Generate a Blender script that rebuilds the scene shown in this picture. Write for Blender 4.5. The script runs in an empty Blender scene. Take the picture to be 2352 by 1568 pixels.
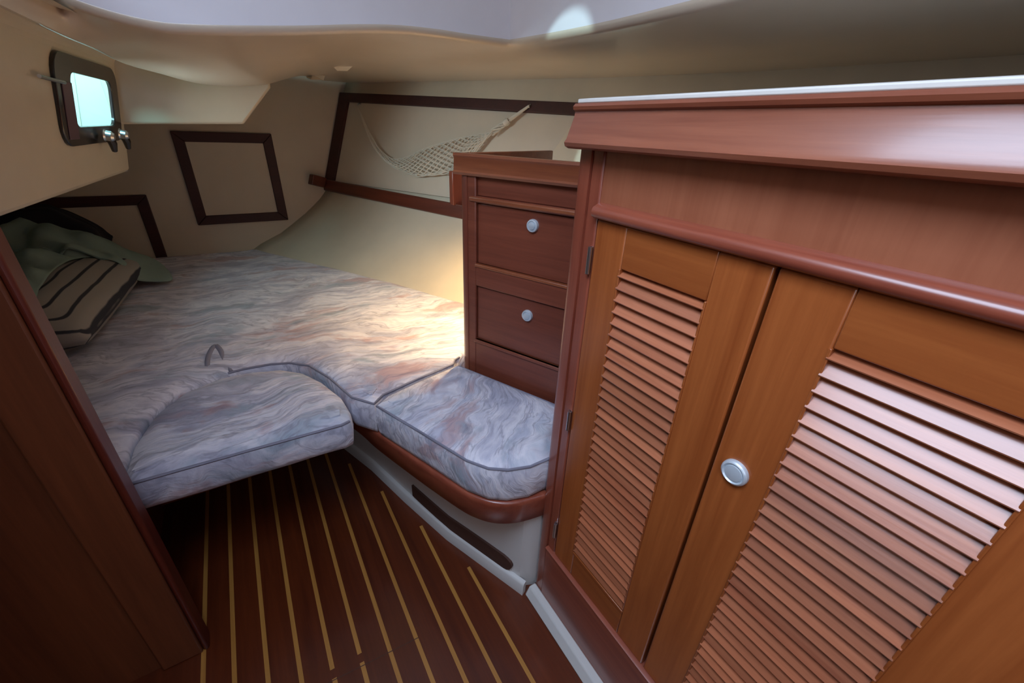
import bpy, bmesh, math, random
from mathutils import Vector, Matrix, noise
random.seed(7)
sc = bpy.context.scene
COL = sc.collection
PI = math.pi

# ------------------------------------------------------------------ materials
def lin(c):
    c = c / 255.0
    return c / 12.92 if c <= 0.04045 else ((c + 0.055) / 1.055) ** 2.4
def rgb(r, g, b): return (lin(r), lin(g), lin(b), 1.0)

def newmat(name):
    m = bpy.data.materials.new(name); m.use_nodes = True
    nt = m.node_tree; nt.nodes.clear()
    out = nt.nodes.new('ShaderNodeOutputMaterial')
    b = nt.nodes.new('ShaderNodeBsdfPrincipled')
    nt.links.new(b.outputs[0], out.inputs[0])
    return m, nt, b
def N(nt, t, **kw):
    n = nt.nodes.new(t)
    for k, v in kw.items():
        if k in n.inputs: n.inputs[k].default_value = v
        else: setattr(n, k, v)
    return n
def ramp(nt, stops):
    r = nt.nodes.new('ShaderNodeValToRGB')
    e = r.color_ramp.elements
    while len(e) > 1: e.remove(e[-1])
    e[0].position, e[0].color = stops[0]
    for p, c in stops[1:]:
        q = e.new(p); q.color = c
    return r
def coords(nt, scale, rot=(0, 0, 0)):
    tc = nt.nodes.new('ShaderNodeTexCoord')
    mp = nt.nodes.new('ShaderNodeMapping')
    mp.vector_type = 'TEXTURE' if False else 'POINT'
    r = N(nt, 'ShaderNodeVectorRotate', rotation_type='EULER_XYZ')
    r.inputs['Rotation'].default_value = rot
    nt.links.new(tc.outputs['Object'], r.inputs['Vector'])
    nt.links.new(r.outputs[0], mp.inputs['Vector'])
    mp.inputs['Scale'].default_value = scale
    return mp

def wood(name, dark, light, axis='z', rotz=0.0, rough=0.3, coat=0.35, island=0.0, contrast=1.0):
    m, nt, b = newmat(name)
    s = {'x': (1.6, 34, 34), 'y': (34, 1.6, 34), 'z': (34, 34, 1.6)}[axis]
    mp = coords(nt, s, (0, 0, rotz))
    n1 = N(nt, 'ShaderNodeTexNoise', Scale=1.0, Detail=7.0, Roughness=0.62, Distortion=0.5)
    nt.links.new(mp.outputs[0], n1.inputs['Vector'])
    s2 = tuple(v * 5 for v in s)
    mp2 = coords(nt, s2, (0, 0, rotz))
    n2 = N(nt, 'ShaderNodeTexNoise', Scale=1.0, Detail=3.0, Roughness=0.6)
    nt.links.new(mp2.outputs[0], n2.inputs['Vector'])
    mp3 = coords(nt, tuple(v * 0.13 for v in s), (0, 0, rotz))
    n3 = N(nt, 'ShaderNodeTexNoise', Scale=1.0, Detail=2.0, Roughness=0.5, Distortion=0.8)
    nt.links.new(mp3.outputs[0], n3.inputs['Vector'])
    a = N(nt, 'ShaderNodeMath', operation='MULTIPLY_ADD'); a.inputs[1].default_value = 0.55
    nt.links.new(n1.outputs[0], a.inputs[0])
    c = N(nt, 'ShaderNodeMath', operation='MULTIPLY'); c.inputs[1].default_value = 0.2
    nt.links.new(n2.outputs[0], c.inputs[0]); nt.links.new(c.outputs[0], a.inputs[2])
    d = N(nt, 'ShaderNodeMath', operation='MULTIPLY_ADD'); d.inputs[1].default_value = 0.3
    nt.links.new(n3.outputs[0], d.inputs[0]); nt.links.new(a.outputs[0], d.inputs[2])
    w = 0.2 / contrast
    r = ramp(nt, [(0.52 - w, dark), (0.52, tuple((x + y) / 2 for x, y in zip(dark, light))), (0.52 + w, light)])
    nt.links.new(d.outputs[0], r.inputs[0])
    col = r.outputs[0]
    if island:
        g = nt.nodes.new('ShaderNodeNewGeometry')
        mr = N(nt, 'ShaderNodeMapRange'); mr.inputs[3].default_value = 1 - island; mr.inputs[4].default_value = 1 + island
        nt.links.new(g.outputs['Random Per Island'], mr.inputs[0])
        mx = N(nt, 'ShaderNodeMix', data_type='RGBA', blend_type='MULTIPLY'); mx.inputs[0].default_value = 1.0
        nt.links.new(col, mx.inputs[6]); nt.links.new(mr.outputs[0], mx.inputs[7])
        col = mx.outputs[2]
    nt.links.new(col, b.inputs['Base Color'])
    b.inputs['Roughness'].default_value = rough
    b.inputs['Coat Weight'].default_value = coat
    b.inputs['Coat Roughness'].default_value = 0.16
    bp = N(nt, 'ShaderNodeBump', Strength=0.06, Distance=0.002)
    nt.links.new(n2.outputs[0], bp.inputs['Height']); nt.links.new(bp.outputs[0], b.inputs['Normal'])
    return m

def plain(name, col, rough=0.5, metal=0.0, var=0.05, scale=6.0, bump=0.0, bscale=200.0, coat=0.0, spec=0.5):
    m, nt, b = newmat(name)
    mp = coords(nt, (scale, scale, scale))
    n = N(nt, 'ShaderNodeTexNoise', Scale=1.0, Detail=4.0, Roughness=0.6)
    nt.links.new(mp.outputs[0], n.inputs['Vector'])
    lo = tuple(c * (1 - var) for c in col[:3]) + (1,); hi = tuple(min(1, c * (1 + var)) for c in col[:3]) + (1,)
    r = ramp(nt, [(0.3, lo), (0.7, hi)])
    nt.links.new(n.outputs[0], r.inputs[0]); nt.links.new(r.outputs[0], b.inputs['Base Color'])
    b.inputs['Roughness'].default_value = rough; b.inputs['Metallic'].default_value = metal
    b.inputs['Coat Weight'].default_value = coat; b.inputs['Coat Roughness'].default_value = 0.12
    b.inputs['Specular IOR Level'].default_value = spec
    if bump:
        n2 = N(nt, 'ShaderNodeTexNoise', Scale=bscale, Detail=3.0)
        tc = nt.nodes.new('ShaderNodeTexCoord'); nt.links.new(tc.outputs['Object'], n2.inputs['Vector'])
        bp = N(nt, 'ShaderNodeBump', Strength=bump, Distance=0.003)
        nt.links.new(n2.outputs[0], bp.inputs['Height']); nt.links.new(bp.outputs[0], b.inputs['Normal'])
    return m

def marble_fabric(name, rotz, seed, gain=1.0):
    """woven upholstery with streaky lavender, grey blue and rose strokes"""
    m, nt, b = newmat(name)
    L = nt.links
    tc = nt.nodes.new('ShaderNodeTexCoord')
    rot = N(nt, 'ShaderNodeVectorRotate', rotation_type='Z_AXIS'); rot.inputs['Angle'].default_value = rotz
    L.new(tc.outputs['Object'], rot.inputs['Vector'])
    wn = N(nt, 'ShaderNodeTexNoise', Scale=3.6, Detail=3.5); L.new(rot.outputs[0], wn.inputs['Vector'])
    sub = N(nt, 'ShaderNodeVectorMath', operation='SUBTRACT'); sub.inputs[1].default_value = (.5, .5, .5)
    L.new(wn.outputs['Color'], sub.inputs[0])
    sca = N(nt, 'ShaderNodeVectorMath', operation='SCALE'); sca.inputs['Scale'].default_value = 0.26
    L.new(sub.outputs[0], sca.inputs[0])
    add = N(nt, 'ShaderNodeVectorMath', operation='ADD'); L.new(rot.outputs[0], add.inputs[0]); L.new(sca.outputs[0], add.inputs[1])
    def layer(sx, sy, detail, off, rough=0.6):
        mp = nt.nodes.new('ShaderNodeMapping'); mp.inputs['Scale'].default_value = (sx, sy, 8.0)
        mp.inputs['Location'].default_value = (off + seed, off * 1.7, seed)
        L.new(add.outputs[0], mp.inputs['Vector'])
        n = N(nt, 'ShaderNodeTexNoise', Scale=1.0, Detail=detail, Roughness=rough); L.new(mp.outputs[0], n.inputs['Vector'])
        return n.outputs[0]
    g = gain
    def C(r_, g_, b_): return rgb(min(255, r_ * g), min(255, g_ * g), min(255, b_ * g))
    base = layer(3.4, 11.0, 5.0, 0.0)
    r1 = ramp(nt, [(0.3, C(140, 142, 160)), (0.44, C(178, 178, 192)), (0.55, C(206, 204, 212)), (0.7, C(162, 166, 184))])
    L.new(base, r1.inputs[0])
    rose = layer(3.0, 8.5, 4.0, 7.3)
    f2 = ramp(nt, [(0.55, (0, 0, 0, 1)), (0.64, (0.85, .85, .85, 1))]); L.new(rose, f2.inputs[0])
    mx = N(nt, 'ShaderNodeMix', data_type='RGBA'); L.new(f2.outputs[0], mx.inputs[0]); L.new(r1.outputs[0], mx.inputs[6]); mx.inputs[7].default_value = C(168, 142, 146)
    blue = layer(2.6, 7.0, 4.0, 15.1)
    f3 = ramp(nt, [(0.56, (0, 0, 0, 1)), (0.66, (0.8, .8, .8, 1))]); L.new(blue, f3.inputs[0])
    mx2 = N(nt, 'ShaderNodeMix', data_type='RGBA'); L.new(f3.outputs[0], mx2.inputs[0]); L.new(mx.outputs[2], mx2.inputs[6]); mx2.inputs[7].default_value = C(140, 154, 168)
    ln = layer(3.5, 20.0, 5.0, 3.7, 0.55)
    ab = N(nt, 'ShaderNodeMath', operation='SUBTRACT'); ab.inputs[1].default_value = 0.5; L.new(ln, ab.inputs[0])
    ab2 = N(nt, 'ShaderNodeMath', operation='ABSOLUTE'); L.new(ab.outputs[0], ab2.inputs[0])
    f4 = ramp(nt, [(0.0, (.55, .55, .55, 1)), (0.03, (0, 0, 0, 1))]); L.new(ab2.outputs[0], f4.inputs[0])
    mx3 = N(nt, 'ShaderNodeMix', data_type='RGBA'); L.new(f4.outputs[0], mx3.inputs[0]); L.new(mx2.outputs[2], mx3.inputs[6]); mx3.inputs[7].default_value = C(128, 127, 142)
    fine = layer(9.0, 42.0, 5.0, 21.3, 0.7)
    rf = ramp(nt, [(0.32, (.74, .74, .77, 1)), (0.5, (1, 1, 1, 1)), (0.7, (1.0, 1.0, 1.0, 1))]); L.new(fine, rf.inputs[0])
    mx4 = N(nt, 'ShaderNodeMix', data_type='RGBA', blend_type='MULTIPLY'); mx4.inputs[0].default_value = 1.0
    L.new(mx3.outputs[2], mx4.inputs[6]); L.new(rf.outputs[0], mx4.inputs[7])
    L.new(mx4.outputs[2], b.inputs['Base Color'])
    b.inputs['Roughness'].default_value = 0.85; b.inputs['Specular IOR Level'].default_value = 0.2
    b.inputs['Sheen Weight'].default_value = 0.15
    wr = layer(7.0, 46.0, 4.0, 1.1)
    wv = N(nt, 'ShaderNodeTexNoise', Scale=420.0, Detail=2.0); L.new(tc.outputs['Object'], wv.inputs['Vector'])
    b1 = N(nt, 'ShaderNodeBump', Strength=0.8, Distance=0.008); L.new(wr, b1.inputs['Height'])
    b2 = N(nt, 'ShaderNodeBump', Strength=0.25, Distance=0.001); L.new(wv.outputs[0], b2.inputs['Height']); L.new(b1.outputs[0], b2.inputs['Normal'])
    L.new(b2.outputs[0], b.inputs['Normal'])
    return m

def striped(name):
    m, nt, b = newmat(name); L = nt.links
    tc = nt.nodes.new('ShaderNodeTexCoord')
    sep = nt.nodes.new('ShaderNodeSeparateXYZ')
    wn = N(nt, 'ShaderNodeTexNoise', Scale=4.0, Detail=2.0); L.new(tc.outputs['Object'], wn.inputs['Vector'])
    L.new(tc.outputs['Object'], sep.inputs[0])
    ny = N(nt, 'ShaderNodeMath', operation='MULTIPLY_ADD'); ny.inputs[1].default_value = -1.0; ny.inputs[2].default_value = -0.13
    L.new(sep.outputs['Y'], ny.inputs[0])
    mxn = N(nt, 'ShaderNodeMath', operation='SMOOTH_MAX'); mxn.inputs[2].default_value = 0.06
    L.new(sep.outputs['X'], mxn.inputs[0]); L.new(ny.outputs[0], mxn.inputs[1])
    ad = N(nt, 'ShaderNodeMath', operation='MULTIPLY_ADD'); ad.inputs[1].default_value = 0.02
    L.new(wn.outputs[0], ad.inputs[0]); L.new(mxn.outputs[0], ad.inputs[2])
    sn = N(nt, 'ShaderNodeMath', operation='MULTIPLY'); sn.inputs[1].default_value = 1 / 0.046
    L.new(ad.outputs[0], sn.inputs[0])
    fr = N(nt, 'ShaderNodeMath', operation='FRACT'); L.new(sn.outputs[0], fr.inputs[0])
    r = ramp(nt, [(0.0, rgb(52, 54, 62)), (0.14, rgb(52, 54, 62)), (0.19, rgb(158, 154, 148)), (0.95, rgb(158, 154, 148)), (1.0, rgb(52, 54, 62))])
    L.new(fr.outputs[0], r.inputs[0]); L.new(r.outputs[0], b.inputs['Base Color'])
    b.inputs['Roughness'].default_value = 0.9
    return m

RED_D, RED_L = rgb(114, 50, 36), rgb(164, 88, 64)
M = {}
M['red_z'] = wood('red_mahogany_upright', RED_D, RED_L, 'z')
M['red_y'] = wood('red_mahogany_fore_and_aft', RED_D, RED_L, 'y')
M['panel'] = wood('red_mahogany_panel', rgb(134, 72, 48), rgb(172, 106, 76), 'z', rough=0.34, contrast=0.8)
M['fiddle'] = wood('red_mahogany_fiddle', rgb(108, 52, 36), rgb(164, 98, 70), 'y', rough=0.3)
AUX = math.atan2(-0.913, 0.408)
M['unit_s'] = wood('drawer_mahogany_level', rgb(100, 46, 32), rgb(142, 76, 54), 'x', rotz=-AUX, rough=0.42)
M['unit_z'] = wood('drawer_mahogany_upright', rgb(100, 44, 32), rgb(138, 70, 50), 'z', rough=0.42)
M['unit_f'] = wood('drawer_fiddle_mahogany', rgb(114, 56, 36), rgb(164, 94, 58), 'x', rotz=-AUX, rough=0.4)
M['door_z'] = wood('teak_door_stile', rgb(132, 62, 26), rgb(178, 100, 50), 'z', rough=0.3)
M['door_y'] = wood('teak_door_rail', rgb(128, 60, 26), rgb(168, 94, 46), 'y', rough=0.3)
M['slat'] = wood('teak_slats', rgb(138, 72, 46), rgb(190, 118, 82), 'y', rough=0.33, coat=0.42, island=0.24)
M['dark_y'] = wood('dark_stained_trim', rgb(46, 20, 20), rgb(70, 32, 28), 'x', rough=0.55, coat=0)
M['dark_shelf'] = wood('dark_stained_shelf_rail', rgb(60, 26, 20), rgb(112, 54, 34), 'x', rotz=-AUX, rough=0.35)
M['post'] = wood('brown_post_wood', rgb(88, 44, 22), rgb(130, 72, 40), 'z', rough=0.5, coat=0.05)
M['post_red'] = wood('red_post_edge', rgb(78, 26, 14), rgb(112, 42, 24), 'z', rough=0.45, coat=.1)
M['sole'] = wood('teak_sole', rgb(66, 24, 10), rgb(108, 48, 20), 'y', rough=0.32, coat=0.3)
M['holly'] = wood('holly_strip', rgb(160, 106, 46), rgb(196, 142, 70), 'y', rough=0.35)
M['slotwood'] = wood('slot_wood', rgb(58, 34, 28), rgb(92, 60, 48), 'y', rough=0.6, coat=0)
M['gel'] = plain('white_gelcoat', rgb(216, 214, 210), 0.35, coat=0.3, var=0.03)
M['liner'] = plain('cream_liner', rgb(210, 198, 176), 0.38, coat=0.2, var=0.04, bump=0.03, bscale=60)
M['soffit'] = plain('cream_deckhead', rgb(212, 198, 178), 0.34, coat=0.45, var=0.04)
M['trunk'] = plain('white_headlining', rgb(232, 230, 236), 0.5, var=0.02)
M['bulk'] = plain('cream_bulkhead', rgb(204, 192, 174), 0.55, var=0.04, bump=0.05, bscale=90)
M['fab'] = marble_fabric('marbled_upholstery', 0.12, 0.0, 1.12)
M['fab2'] = marble_fabric('marbled_upholstery_diagonal', -0.75, 3.3, 1.12)
M['fab3'] = marble_fabric('marbled_upholstery_insert', -0.1, 8.1, 1.12)
M['piping'] = plain('grey_piping', rgb(134, 133, 148), 0.9, bump=0.2)
M['chrome'] = plain('brushed_metal', rgb(200, 206, 212), 0.3, metal=1.0, var=0.04)
M['knob'] = plain('satin_knob', rgb(206, 216, 224), 0.36, metal=0.35, var=0.04)
M['blackframe'] = plain('dark_portlight_frame', rgb(34, 30, 30), 0.25, var=0.1, coat=0.3)
M['bronze'] = plain('mauve_hinge_plate', rgb(96, 72, 82), 0.45, var=0.1)
M['sheet'] = plain('teal_sheet', rgb(134, 156, 148), 0.9, var=0.08, bump=0.3, bscale=70)
M['navy'] = plain('navy_cloth', rgb(24, 24, 34), 0.9, var=0.1, bump=0.2)
M['stripe'] = striped('striped_ticking')
M['net'] = plain('offwhite_cord', rgb(214, 208, 194), 0.9, var=0.06)
M['flake'] = plain('flaking_liner', rgb(226, 214, 192), 0.6, var=0.05)
M['strip'] = plain('painted_highlight', rgb(224, 220, 212), 0.35, var=0.06, scale=14, coat=0.3)  # pale colour standing in for the varnish highlight on the locker fiddle
M['shade'] = plain('lamp_white', rgb(225, 222, 210), 0.4, var=0.02)
m, nt, b = newmat('lamp_bulb'); b.inputs['Emission Color'].default_value = (1, .72, .38, 1); b.inputs['Emission Strength'].default_value = 20
M['bulb'] = m
m, nt, b = newmat('portlight_glass')
b.inputs['Base Color'].default_value = (0.8, 0.95, 1, 1); b.inputs['Roughness'].default_value = 0.05
tr = N(nt, 'ShaderNodeBsdfTransparent'); tr.inputs[0].default_value = (.86, .97, 1, 1)
mxs = nt.nodes.new('ShaderNodeMixShader'); mxs.inputs[0].default_value = 0.06
nt.links.new(tr.outputs[0], mxs.inputs[1]); nt.links.new(b.outputs[0], mxs.inputs[2])
nt.links.new(mxs.outputs[0], [n for n in nt.nodes if n.type == 'OUTPUT_MATERIAL'][0].inputs[0])
M['glass'] = m

# ------------------------------------------------------------------ geometry helpers
def fin(name, bm, mat, parent=None, bevel=0.0, seg=2, smooth=35, base=None, kind=None, label=None):
    me = bpy.data.meshes.new(name)
    bmesh.ops.recalc_face_normals(bm, faces=bm.faces)
    if base is not None:
        bmesh.ops.translate(bm, verts=bm.verts, vec=-Vector(base))
    elif parent is not None:
        bmesh.ops.translate(bm, verts=bm.verts, vec=-world(parent))
    bm.to_mesh(me); bm.free()
    for mm in (mat if isinstance(mat, (list, tuple)) else [mat]): me.materials.append(mm)
    o = bpy.data.objects.new(name, me); COL.objects.link(o)
    if base is not None: o.location = base
    if parent is not None: o.parent = parent
    if bevel:
        md = o.modifiers.new('edge', 'BEVEL'); md.width = bevel; md.segments = seg; md.limit_method = 'ANGLE'; md.angle_limit = math.radians(40)
        md.harden_normals = False
    if smooth:
        me.shade_smooth(); me.set_sharp_from_angle(angle=math.radians(smooth))
    if kind: o['kind'] = kind
    if label: o['label'] = label
    return o
def world(o):
    v = Vector((0, 0, 0))
    while o is not None: v += o.location; o = o.parent
    return v
def thing(name, label, cat, loc, group=None):
    o = bpy.data.objects.new(name, None); COL.objects.link(o); o.location = loc; o.empty_display_size = 0.05
    o['label'] = label; o['category'] = cat
    if group: o['group'] = group
    return o
def tag(o, label, cat, group=None):
    o['label'] = label; o['category'] = cat
    if group: o['group'] = group
    return o

class Frame:
    def __init__(s, o, ux, uy, uz=(0, 0, 1)):
        s.o = Vector(o); s.x = Vector(ux).normalized(); s.y = Vector(uy).normalized(); s.z = Vector(uz).normalized()
    def __call__(s, a, b, c): return s.o + s.x * a + s.y * b + s.z * c
W = Frame((0, 0, 0), (1, 0, 0), (0, 1, 0))
def box(bm, a0, a1, b0, b1, c0, c1, F=W):
    v = [bm.verts.new(F(a, b_, c)) for a in (a0, a1) for b_ in (b0, b1) for c in (c0, c1)]
    for f in ((0, 1, 3, 2), (4, 6, 7, 5), (0, 4, 5, 1), (2, 3, 7, 6), (0, 2, 6, 4), (1, 5, 7, 3)):
        bm.faces.new([v[i] for i in f])
def prism(bm, poly, lo, hi):
    """poly: list of 3D points (bottom); lo/hi: offset vectors"""
    a = [bm.verts.new(Vector(p) + Vector(lo)) for p in poly]; b_ = [bm.verts.new(Vector(p) + Vector(hi)) for p in poly]
    n = len(poly)
    bm.faces.new(a); bm.faces.new(b_[::-1])
    for i in range(n): bm.faces.new([a[i], a[(i + 1) % n], b_[(i + 1) % n], b_[i]])
def sweep(bm, path, prof, closed_prof=True, up=Vector((0, 0, 1)), cap=True):
    """path: 3D points in plan; prof: (n, z) offsets, n = to the right of travel"""
    path = [Vector(p) for p in path]; rings = []
    for i, p in enumerate(path):
        t0 = (p - path[i - 1]).normalized() if i else None
        t1 = (path[i + 1] - p).normalized() if i < len(path) - 1 else None
        t = (t0 + t1).normalized() if t0 and t1 else (t0 or t1)
        r = t.cross(up).normalized()
        k = 1.0
        if t0 and t1: k = 1 / max(0.5, r.dot(t1.cross(up).normalized()))
        rings.append([bm.verts.new(p + r * (n * k) + up * z) for n, z in prof])
    m_ = len(prof)
    for a, b_ in zip(rings, rings[1:]):
        for j in range(m_ if closed_prof else m_ - 1):
            bm.faces.new([a[j], a[(j + 1) % m_], b_[(j + 1) % m_], b_[j]])
    if cap and closed_prof:
        bm.faces.new(rings[0]); bm.faces.new(rings[-1][::-1])
def tube(bm, pts, r, seg=6, closed=False, cap=True):
    pts = [Vector(p) for p in pts]; n = len(pts); rings = []
    prev = None
    for i, p in enumerate(pts):
        a = pts[i - 1] if (i or closed) else p
        c = pts[(i + 1) % n] if (i < n - 1 or closed) else p
        t = (c - a).normalized()
        if prev is None:
            ref = Vector((0, 0, 1)) if abs(t.z) < 0.9 else Vector((1, 0, 0))
            u = t.cross(ref).normalized()
        else:
            u = (prev - t * prev.dot(t)).normalized()
        prev = u; w = t.cross(u)
        rr = r[i] if isinstance(r, (list, tuple)) else r
        rings.append([bm.verts.new(p + (u * math.cos(k * 2 * PI / seg) + w * math.sin(k * 2 * PI / seg)) * rr) for k in range(seg)])
    for i in range(n if closed else n - 1):
        a, b_ = rings[i], rings[(i + 1) % n]
        for k in range(seg): bm.faces.new([a[k], a[(k + 1) % seg], b_[(k + 1) % seg], b_[k]])
    if not closed and cap:
        bm.faces.new(rings[0][::-1]); bm.faces.new(rings[-1])
def lathe(bm, c, axis, prof, seg=28):
    """prof: (radius, distance along axis)"""
    axis = Vector(axis).normalized(); ref = Vector((0, 0, 1)) if abs(axis.z) < 0.9 else Vector((1, 0, 0))
    u = axis.cross(ref).normalized(); w = axis.cross(u); c = Vector(c); rings = []
    for r, d in prof:
        if r < 1e-6: rings.append([bm.verts.new(c + axis * d)])
        else: rings.append([bm.verts.new(c + axis * d + (u * math.cos(k * 2 * PI / seg) + w * math.sin(k * 2 * PI / seg)) * r) for k in range(seg)])
    for a, b_ in zip(rings, rings[1:]):
        for k in range(seg):
            k2 = (k + 1) % seg
            q = [a[k % len(a)], a[k2 % len(a)], b_[k2 % len(b_)], b_[k % len(b_)]]
            q = [v for i, v in enumerate(q) if v not in q[:i]]
            if len(q) >= 3: bm.faces.new(q)
def lerp(a, b_, t): return a + (b_ - a) * t
def interp(tab, x):
    """piecewise linear: tab of (x, val...)"""
    if x <= tab[0][0]: return tab[0][1]
    for p, q in zip(tab, tab[1:]):
        if x <= q[0]: return lerp(p[1], q[1], (x - p[0]) / (q[0] - p[0]))
    return tab[-1][1]
def smooth_line(pts, per=6, closed=False):
    """Catmull-Rom through the points"""
    P = [Vector(p) for p in pts]; n = len(P); out = []
    for i in range(n if closed else n - 1):
        p0 = P[(i - 1) % n] if closed or i else P[i] * 2 - P[i + 1]
        p1 = P[i]; p2 = P[(i + 1) % n]
        p3 = P[(i + 2) % n] if closed or i < n - 2 else p2 * 2 - p1
        for k in range(per):
            t = k / per
            out.append(0.5 * ((2 * p1) + (p2 - p0) * t + (2 * p0 - 5 * p1 + 4 * p2 - p3) * t * t + (3 * p1 - p0 - 3 * p2 + p3) * t ** 3))
    if not closed: out.append(P[-1])
    return out

# ------------------------------------------------------------------ cabin numbers (metres; X starboard, Y aft, Z up)
XL = 0.458          # face of the hanging locker
YC = 0.537          # its aft corner
YB = 2.75           # aft bulkhead
ZB = 0.345          # berth board
ZM = 0.45           # mattress top
P0 = Vector((0.4875, 1.028, 0)); UV = Vector((0.408, -0.913, 0)).normalized(); UN = Vector((UV.y, -UV.x, 0))   # drawer unit: along its face, outwards
DU = Frame(P0, UV, UN)

# ------------------------------------------------------------------ floor
base_line = [(0.03, 1.70), (0.153, 1.351), (0.212, 1.185), (0.265, 0.99), (0.326, 0.79), (0.429, 0.535)]
def base_x(y):
    return interp([(q[1], q[0]) for q in sorted(base_line, key=lambda q: q[1])], y) if y > 0.535 else lerp(0.429, 0.424, (0.535 - y) / 1.5)
bm = bmesh.new()
poly = [(-1.05, -1.1, 0), (0.60, -1.1, 0), (0.60, 0.60, 0), (0.35, 1.20, 0), (0.2, 1.75, 0), (-1.05, 1.75, 0)]
prism(bm, poly, (0, 0, -0.03), (0, 0, 0))
for f in bm.faces: f.material_index = 0
for xs in (-0.288, -0.230, -0.168, -0.106, -0.044, 0.016, 0.078, 0.140, 0.203, 0.266, 0.331):
    # strip ends short of the margin board
    ye = interp([(-0.4, 1.6), (0.03, 1.56), (0.098, 1.36), (0.163, 1.194), (0.225, 0.997), (0.284, 0.816), (0.341, 0.645)], xs)
    segs = [(-1.1, ye)] if abs(xs + 0.044) > 0.03 and abs(xs - 0.016) > 0.01 else [(-1.1, 0.592), (0.612, ye)]
    for y0, y1 in segs:
        v = [bm.verts.new((x, y, 0.0006)) for x, y in ((xs - 0.0048, y0), (xs + 0.0048, y0), (xs + 0.0048, y1), (xs - 0.0048, y1))]
        f = bm.faces.new(v); f.material_index = 1
v = [bm.verts.new((x, y, 0.0009)) for x, y in ((-0.26, 0.6035), (0.145, 0.5735), (0.145, 0.5755), (-0.26, 0.6055))]
bm.faces.new(v).material_index = 2
floor = fin('floor', bm, [M['sole'], M['holly'], M['slotwood']], smooth=0, kind='structure')

bm = bmesh.new()      # white liner edge along the locker
prism(bm, [(0.424, -1.1, 0), (XL, -1.1, 0), (XL, -1.1, 0.026), (0.438, -1.1, 0.026)], (0, 0, 0), (0, 1.63, 0))
fin('baseboard_right', bm, M['gel'], bevel=0.004, kind='structure')

# ------------------------------------------------------------------ aft bulkhead and its two hatches
bm = bmesh.new(); box(bm, -1.15, 0.95, YB, YB + 0.03, 0.0, 1.45)
fin('wall_aft', bm, M['bulk'], kind='structure', smooth=0)
def hatch(name, label, x0, x1, z0, z1, w):
    r = thing(name, label, 'hatch', (0.5 * (x0 + x1), YB, z0))
    b_ = bmesh.new(); y0, y1 = YB - 0.014, YB
    F = [[(x0, z1), (x1, z1), (x1 - w, z1 - w), (x0 + w, z1 - w)], [(x0, z0), (x0 + w, z0 + w), (x1 - w, z0 + w), (x1, z0)],
         [(x0, z0), (x0, z1), (x0 + w, z1 - w), (x0 + w, z0 + w)], [(x1, z0), (x1 - w, z0 + w), (x1 - w, z1 - w), (x1, z1)]]
    for q in F: prism(b_, [(x, y0, z) for x, z in q], (0, 0, 0), (0, y1 - y0, 0))
    fin('frame', b_, M['dark_y'], r, bevel=0.003, label='dark stained wooden frame')
    b_ = bmesh.new(); box(b_, x0 + w, x1 - w, YB - 0.006, YB, z0 + w, z1 - w)
    fin('panel', b_, M['bulk'], r, smooth=0)
    return r
hatch('bulkhead_hatch', 'square cream hatch in dark wood frame, fully in view on the aft bulkhead', -0.201, 0.226, 0.594, 1.037, 0.046)
hatch('bulkhead_hatch', 'low cream hatch in dark wood frame, half hidden behind the bedding', -0.80, -0.371, 0.33, 0.753, 0.046)

# ------------------------------------------------------------------ starboard hull liner
st = {0.45: [(2.75, .012), (2.3, .285), (1.86, .536), (1.49, .712), (1.0, .90), (.5, 1.04), (-1.1, 1.2)],
      0.76: [(2.75, .462), (1.9, .892), (1.45, 1.08), (.9, 1.25), (.35, 1.36), (-1.1, 1.46)],
      1.247: [(2.75, .617), (1.47, 1.257), (.9, 1.44), (.35, 1.53), (-1.1, 1.6)],
      1.36: [(2.75, .665), (1.5, 1.29), (.95, 1.50), (.35, 1.60), (-1.1, 1.66)]}
st = {k: sorted(v) for k, v in st.items()}
def hull_x(y, z):
    a, b_, c, d = (interp(st[k], y) for k in (0.45, 0.76, 1.247, 1.36))
    if z < 0.45: return a - (0.45 - z) * 1.1
    if z < 0.76:
        t = (z - 0.45) / 0.31        # bilge turn: flat first, then steep
        s = interp([(0, 0), (.2, .32), (.5, .63), (.77, .86), (1, 1)], t)
        return lerp(a, b_, s)
    if z < 1.247: return lerp(b_, c, (z - 0.76) / 0.487)
    return lerp(c, d, (z - 1.247) / 0.113)
bm = bmesh.new()
zs = [0.2, 0.33, 0.42, 0.47, 0.52, 0.57, 0.62, 0.66, 0.70, 0.74, 0.78, 0.85, 0.95, 1.05, 1.15, 1.247, 1.30, 1.40]
ys = [2.76 - 3.86 * i / 40 for i in range(41)]
g = [[bm.verts.new((hull_x(y, z), y, z)) for z in zs] for y in ys]
for a, b_ in zip(g, g[1:]):
    for j in range(len(zs) - 1): bm.faces.new([a[j], a[j + 1], b_[j + 1], b_[j]])
hull = fin('wall_starboard', bm, M['liner'], kind='structure', smooth=60)
md = hull.modifiers.new('s', 'SOLIDIFY'); md.thickness = 0.02; md.offset = 1.0

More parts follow.
